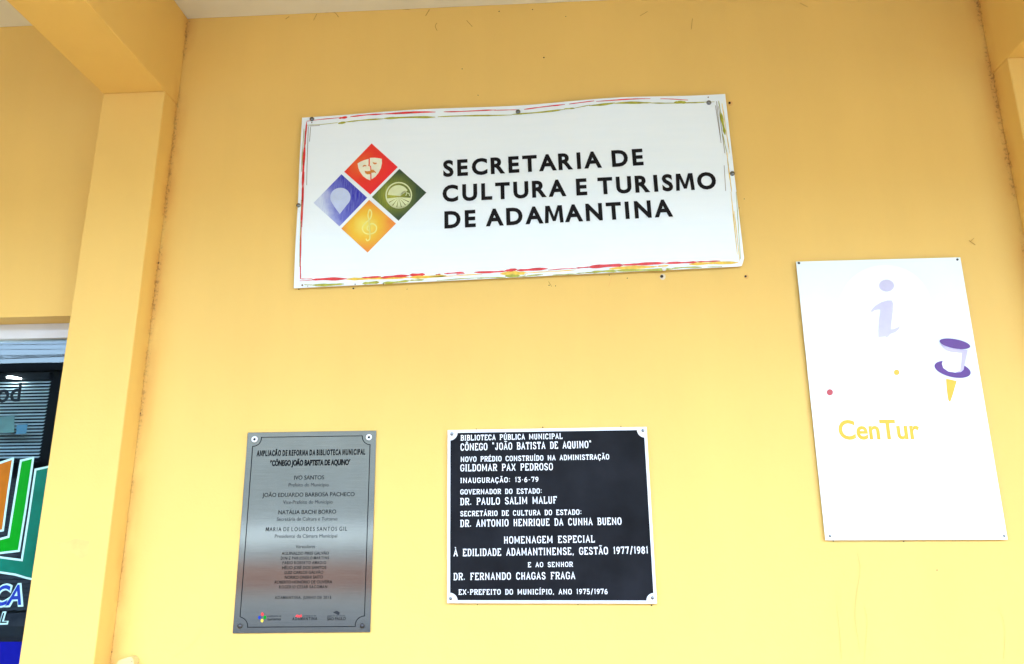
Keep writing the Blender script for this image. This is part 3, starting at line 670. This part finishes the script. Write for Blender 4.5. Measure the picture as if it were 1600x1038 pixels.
# stroke letters with slab serifs, as on cast plaques
O_ = [(.38,1),(.1,.9),(0,.66),(0,.34),(.1,.1),(.38,0),(.62,0),(.9,.1),(1,.34),(1,.66),(.9,.9),(.62,1),(.38,1)]
C_ = [(1,.74),(.9,.92),(.62,1),(.38,1),(.1,.9),(0,.66),(0,.34),(.1,.1),(.38,0),(.62,0),(.9,.08),(1,.26)]
P_ = [(.1,.48),(.72,.48),(1,.6),(1,.88),(.72,1),(.1,1)]
st_ = lambda x: [(x,0),(x,1)]
G = {
'A': (1,[[(0,0),(.5,1),(1,0)],[(.2,.32),(.8,.32)]]), 'B': (.95,[st_(.1),[(.1,1),(.68,1),(.92,.88),(.92,.64),(.68,.53),(.1,.53)],[(.68,.53),(1,.4),(1,.13),(.72,0),(.1,0)]]),
'C': (.95,[C_]), 'D': (.95,[st_(.1),[(.1,1),(.62,1),(.93,.85),(1,.6),(1,.4),(.93,.15),(.62,0),(.1,0)]]),
'E': (.88,[st_(.1),[(.1,1),(.95,1),(.95,.82)],[(.1,.52),(.7,.52)],[(.1,0),(1,0),(1,.2)]]), 'F': (.85,[st_(.1),[(.1,1),(1,1),(1,.8)],[(.1,.5),(.75,.5)]]),
'G': (1,[C_ + [(1,.44),(.62,.44)]]), 'H': (1,[st_(.1),st_(.9),[(.1,.5),(.9,.5)]]), 'I': (.3,[st_(.5)]), 'J': (.8,[[(.75,1),(.75,.2),(.6,.03),(.3,0),(.05,.1),(0,.3)]]),
'L': (.85,[st_(.1),[(.1,0),(1,0),(1,.22)]]), 'M': (1.4,[st_(.06),[(.06,1),(.5,.2),(.94,1)],st_(.94)]), 'N': (1.25,[st_(.1),[(.1,1),(.9,0)],st_(.9)]),
'O': (1,[O_]), 'P': (.92,[st_(.1),P_]), 'Q': (1,[O_,[(.55,.28),(.8,0),(1.05,-.1)]]), 'R': (1,[st_(.1),P_,[(.5,.48),(.98,0)]]),
'S': (.9,[[(.95,.76),(.85,.94),(.6,1),(.35,1),(.07,.9),(.03,.68),(.3,.55),(.7,.45),(.97,.33),(.97,.11),(.68,0),(.35,0),(.12,.06),(.02,.26)]]),
'T': (.92,[st_(.5),[(0,.78),(0,1),(1,1),(1,.78)]]), 'U': (1,[[(.1,1),(.1,.2),(.28,0),(.72,0),(.9,.2),(.9,1)]]), 'V': (1,[[(0,1),(.5,0),(1,1)]]), 'X': (1,[[(0,0),(1,1)],[(0,1),(1,0)]]),
'1': (.4,[[(.1,.84),(.6,1),(.6,0)]]), '3': (.75,[[(0,.84),(0,1),(.95,1),(.45,.6),(.85,.54),(1,.3),(.85,.06),(.45,0),(.1,.05),(0,.2)]]),
'5': (.8,[[(.95,1),(.1,1),(.08,.56),(.55,.62),(.92,.52),(1,.28),(.86,.06),(.45,0),(.1,.05),(0,.2)]]), '6': (.8,[[(.9,.96),(.5,.92),(.12,.66),(0,.34),(.12,.08),(.5,0),(.88,.08),(1,.3),(.88,.52),(.5,.58),(.1,.48)]]),
'7': (.8,[[(0,.82),(0,1),(1,1),(.4,0)]]), '8': (.8,[[(.5,.54),(.1,.66),(.08,.86),(.5,1),(.92,.86),(.9,.66),(.5,.54),(.05,.4),(.0,.14),(.5,0),(1,.14),(.95,.4),(.5,.54)]]),
'9': (.8,[[(.1,.04),(.5,.08),(.88,.34),(1,.66),(.88,.92),(.5,1),(.12,.92),(0,.7),(.12,.48),(.5,.42),(.9,.52)]]),
'.': (.2,[[(.3,.0),(.3,.15)]]), ':': (.25,[[(.4,.1),(.4,.26)],[(.4,.66),(.4,.82)]]), ',': (.2,[[(.5,.12),(.5,0),(.2,-.16)]]), '-': (.5,[[(.05,.46),(.95,.46)]]), '·': (.35,[[(.5,.4),(.5,.56)]]),
'/': (.6,[[(0,-.12),(1,1.12)]]), '"': (.5,[[(.15,1.12),(.3,.84)],[(.6,1.12),(.75,.84)]]), ' ': (.75,[])}
ACC = {'Ú':('U','a'),'É':('E','a'),'Í':('I','a'),'Á':('A','a'),'Ô':('O','c'),'Ã':('A','t'),'Ç':('C','d'),'À':('A','g')}
def plaque_line(text, p0, p1, cap):
    A, r, u, L, H = frame_of(p0, p1, cap, BKY); t = .13*H if cap > 10 else .15*H
    cells = []; x = 0; gap = .58
    for ch in text:
        base, acc = ACC.get(ch, (ch, None)); w, gl = G[base]; cells.append((x, w, gl, acc, base)); x += w + gap
    tot = x - gap; k = (L - t) / tot; mb = MB(); lay = 0
    def rib(pts, w, z):
        Lp, Rp = ribbon(pts, w); n = len(pts); back = Vector((0, .0012, 0)); top = [A + r*a + u*b + Vector((0, -.0014 - z, 0)) for a, b in Lp + Rp]
        fs = [(i, i+1, n+i+1, n+i) for i in range(n-1)]; N = 2*n; vs = top + [p + back for p in top]
        ring = list(range(n)) + list(range(2*n-1, n-1, -1)); fs += [(ring[i], N+ring[i], N+ring[(i+1) % N], ring[(i+1) % N]) for i in range(N)]
        mb.add(vs, fs)
    for x, w, gl, acc, base in cells:
        def tr(p): return (t/2 + (x + p[0]*w)*k, t/2 + p[1]*(H - t))
        for pl in gl:
            q = [tr(p) for p in pl]
            rib(q, t*(.66 if base in 'NM' and pl is gl[1] else .8 if base == '-' else 1), .00004*(lay % 7)); lay += 1
            if base.isalpha() and base not in 'CGOQS':
                for (pt, nx) in ((pl[0], pl[1]), (pl[-1], pl[-2])):
                    if pt[1] in (0, 1) and abs(nx[1]-pt[1]) > .3:
                        cxx, cyy = tr(pt); hw = min(.16*H, .25*k) * (.62 if base in 'NMHUAVX' else 1); yy = cyy + (t*.18 if pt[1] == 0 else -t*.18)*0 
                        rib([(cxx-hw, yy), (cxx+hw, yy)], t*.75, .00032 + .00004*(lay % 5)); lay += 1
        xc = t/2 + (x + .5*w)*k
        if acc == 'a': rib([(xc-.02*H, H*1.08), (xc+.1*H, H*1.24)], t*.8, .0005)
        if acc == 'g': rib([(xc-.1*H, H*1.24), (xc+.02*H, H*1.08)], t*.8, .0005)
        if acc == 'c': rib([(xc-.14*H, H*1.08), (xc, H*1.2), (xc+.14*H, H*1.08)], t*.7, .0005)
        if acc == 't': rib([(xc-.18*H, H*1.11), (xc-.06*H, H*1.18), (xc+.06*H, H*1.11), (xc+.18*H, H*1.18)], t*.75, .0005)
        if acc == 'd': rib([(xc, -.02*H), (xc+.08*H, -.12*H), (xc-.08*H, -.2*H)], t*.7, .0005)
    mb.build('inscription_line', M['raised'], BK)
for a_ in (('BIBLIOTECA PÚBLICA MUNICIPAL',(719.8,688.9),(879,686.2),8.8),('CÔNEGO "JOÃO BATISTA DE AQUINO"',(719.6,704.6),(924.5,700.4),11.4),('NOVO PRÉDIO CONSTRUÍDO NA ADMINISTRAÇÃO',(719.6,722.2),(952,718.2),8.4),
    ('GILDOMAR PAX PEDROSO',(719.3,737),(864,735),11.2),('INAUGURAÇÃO: 13·6-79',(719.3,755.2),(841.4,753.5),8.3),('GOVERNADOR DO ESTADO:',(719.3,773),(847,771.4),8.2),('DR. PAULO SALIM MALUF',(719.3,789.8),(870.2,787),11.4),
    ('SECRETÁRIO DE CULTURA DO ESTADO:',(719.3,807.2),(909,804.6),8.5),('DR. ANTONIO HENRIQUE DA CUNHA BUENO',(719.3,823.9),(971.3,820.2),11.5),('HOMENAGEM ESPECIAL',(787.4,849.8),(929.5,848),11.4),
    ('À EDILIDADE ADAMANTINENSE, GESTÃO 1977/1981',(708.8,869.7),(1013,865.7),11.8),('E AO SENHOR',(825,886.7),(895,885.9),8.0),('DR. FERNANDO CHAGAS FRAGA',(708.8,906.9),(898.8,905.2),11.5),
    ('EX-PREFEITO DO MUNICÍPIO, ANO 1975/1976',(716.7,929.6),(949.4,928.8),8.6)): plaque_line(*a_)

# ------------------------------------------------------------------ tourist information poster
PY = -.012
PO = thing('information_poster', W(1432, 843, 0), 'tall white poster with a pale letter i, purple pushpin and yellow word', 'poster')
MB().prism([W(1244,409,PY), W(1290,844.3,PY), W(1574.5,843.3,PY), W(1500.5,402.3,PY)], .003).build('board', M['po_white'], PO)
def on_po(k): return lambda x, y: W(x, y, PY - .0005*k)
def po(name, mat, k, par=PO, **kw):
    a = Art(on_po(k))
    for p in kw.get('fills', ()): a.fill(p)
    return a.build(name, M[mat], par)
po('round_ground', 'po_disc', 1, fills=[ell(1383, 480, 72, 66, 40)])
s6 = lambda pts: [(x/6.489+1300, y/6.489+400) for x, y in pts]
po('letter_i', 'po_lav', 2, fills=[ell(1385.2, 446.5, 11.7, 9.4, 22), s6([(393,562),(415,530),(440,505),(500,470),(560,452),(605,452),(618,480),(616,560),(608,630),(600,690),(598,745),(625,742),(660,728),(692,712),(676,745),(640,775),(590,792),(575,812),(556,828),(540,818),(500,822),(470,826),(468,760),(474,660),(486,580),(488,545),(460,545),(430,552),(405,570)])])
s8 = lambda pts: [(x/7.98+1430, y/7.98+510) for x, y in pts]
pp = Art(on_po(2)); pp.fill(s8(ell(467, 537, 231, 97, 36, 13))); PP = pp.build('pushpin', M['po_purple'], PO)
po('pushpin_body', 'po_violet', 2.2, PP, fills=[s8([(560,285),(655,300),(645,350),(625,440),(610,505),(604,540),(572,570),(500,578),(560,540),(575,440),(580,340)])])
po('pushpin_neck', 'po_violet', 3, PP, fills=[s8([(310,215),(400,262),(560,290),(650,296),(640,318),(560,332),(440,318),(390,300),(345,262)])])
po('pushpin_body', 'po_disc', 2.5, PP, fills=[s8([(395,296),(440,318),(582,334),(575,440),(560,545),(500,578),(410,563),(350,520),(333,470),(340,440),(378,400)])])
po('pushpin_cap', 'po_purple', 4, PP, fills=[s8(ell(495, 218, 195, 58, 32, 10.4))])
po('pushpin_point', 'po_yellow', 2, PP, fills=[s8([(385,655),(450,665),(518,683),(470,850),(440,935),(428,942),(412,915),(395,800)])])
po('yellow_dot', 'po_yellow', 2, fills=[ell(1401, 582, 4.3, 4.3, 16)])
po('red_dot', 'po_red', 2, fills=[ell(1296.7, 613.2, 4.9, 4.9, 16)])
letter('lettering', 'CenTur', (1311.8, 687.3), (1438.5, 686.4), 30.5, PY - .001, 'po_yellow', PO, offset=.024)
for x, y in ((1248.3,411.3),(1495.8,405.8),(1297,837.6),(1569,837.4)): dome('screw', PO, x, y, 2.0, PY, 'bolt_dark' if y < 600 else 'bolt', .4)

# ------------------------------------------------------------------ small box at the foot of the pillar
c0 = W(181, 1038, -.03); c1 = W(209, 1038, -.03); zt = W(200, 1026.5, -.03).z
JB = thing('junction_box', ((c0.x + c1.x)/2, -.016, zt - .12), 'small ivory plastic box with a rounded top, beside the left pillar', 'box')
pts = [Vector((c0.x, -.03, zt - .12)), Vector((c0.x, -.03, zt - .02)), Vector((c0.x + .006, -.03, zt - .010))] + [Vector((c1.x - .016 + .016*math.sin(R(t)), -.03, zt - .016 + .016*math.cos(R(t)))) for t in (-30, 0, 30, 60, 90)] + [Vector((c1.x, -.03, zt - .12))]
MB().prism(pts, .029).build('cover', M['box_plastic'], JB, bevel=.002)
dome('screw', JB, 206, 1033.5, .7, -.0305, 'bolt_dark', .3)

# ------------------------------------------------------------------ across the street (seen in the glass and the steel)
def shop(name, x0, x1, h, mat, label, band=None, doors=()):
    t = thing(name, ((x0+x1)/2, -18, 0), label, 'building')
    MB().box((x0, -22, 0), (x1, -14, h)).build('wall', M[mat], t)
    MB().box((x0 - .05, -22, h + .001), (x1 + .05, -13.9, h + .18)).build('parapet', M['shop_white' if band else mat], t)
    if band:
        MB().box((x0, -13.998, .02), (x1, -13.94, .42)).build('kerb_course', M['pole'], t)
        MB().box((x0, -13.998, .4205), (x1, -13.94, 1.0)).build('plinth', M['brick_red'], t)
        MB().box((x0, -13.998, 1.35), (x1, -13.95, 1.75)).build('string_course', M['shop_white'], t)
    for d0, d1, dh in doors:
        sh = MB(); z = .05
        while z < dh: sh.box((d0, -13.99, z), (d1, -13.93, z + .07)); z += .09
        sh.build('shutter', M['shutter'], t)
        MB().box((d0 - .1, -13.99, dh + .1), (d1 + .1, -13.85, dh + .35)).build('shutter_box', M['alu_dark'], t)
    return t
shop('far_shop', -24, -8.6, 5.25, 'shop_dark', 'dark flat fronted shop across the street, reflected in the window', None, ((-13.5, -10.2, 2.8),))
shop('far_shop', -8.5, -1.6, 7.4, 'shop_pale', 'pale blue shop with terracotta plinth across the street', True)
shop('far_shop', -1.5, 14, 5.1, 'shop_cream', 'cream shop with roller shutters across the street', None, ((0.5, 4, 2.9), (6, 9.5, 2.9)))
for x in (-27, 6):
    p = thing('utility_pole', (x, -11.9, 0), 'grey concrete utility pole on the far pavement, %s end of the wires' % ('left' if x < 0 else 'right'), 'pole', 'utility poles across the street')
    MB().tube([(x, -11.9, -.2), (x, -11.9, 8)], [.16, .11], 12).build('shaft', M['pole'], p)
    MB().box((x - .06, -12.8, 5.3), (x + .06, -11, 5.42)).build('crossarm', M['pole'], p)
for k, (za, zb, yy, sag) in enumerate(((5.0,5.35,-11.8,.1),(5.25,5.2,-11.5,.2),(4.9,5.6,-12.0,.15),(5.6,5.0,-11.3,.2),(5.15,5.5,-12.2,.3),(5.45,5.3,-11.6,.1),(4.75,5.25,-12.3,.1),(5.5,5.45,-11.2,.25))):
    w = MB(); w.tube([(-27 + 33*i/16, yy, za + (zb-za)*i/16 - sag*4*(i/16)*(1-i/16)) for i in range(17)], random.choice((.004, .006, .009)), 6)
    tag(w.build('power_line', M['cable']), 'thin black overhead cable strung between the utility poles', 'cable', 'overhead cables across the street')
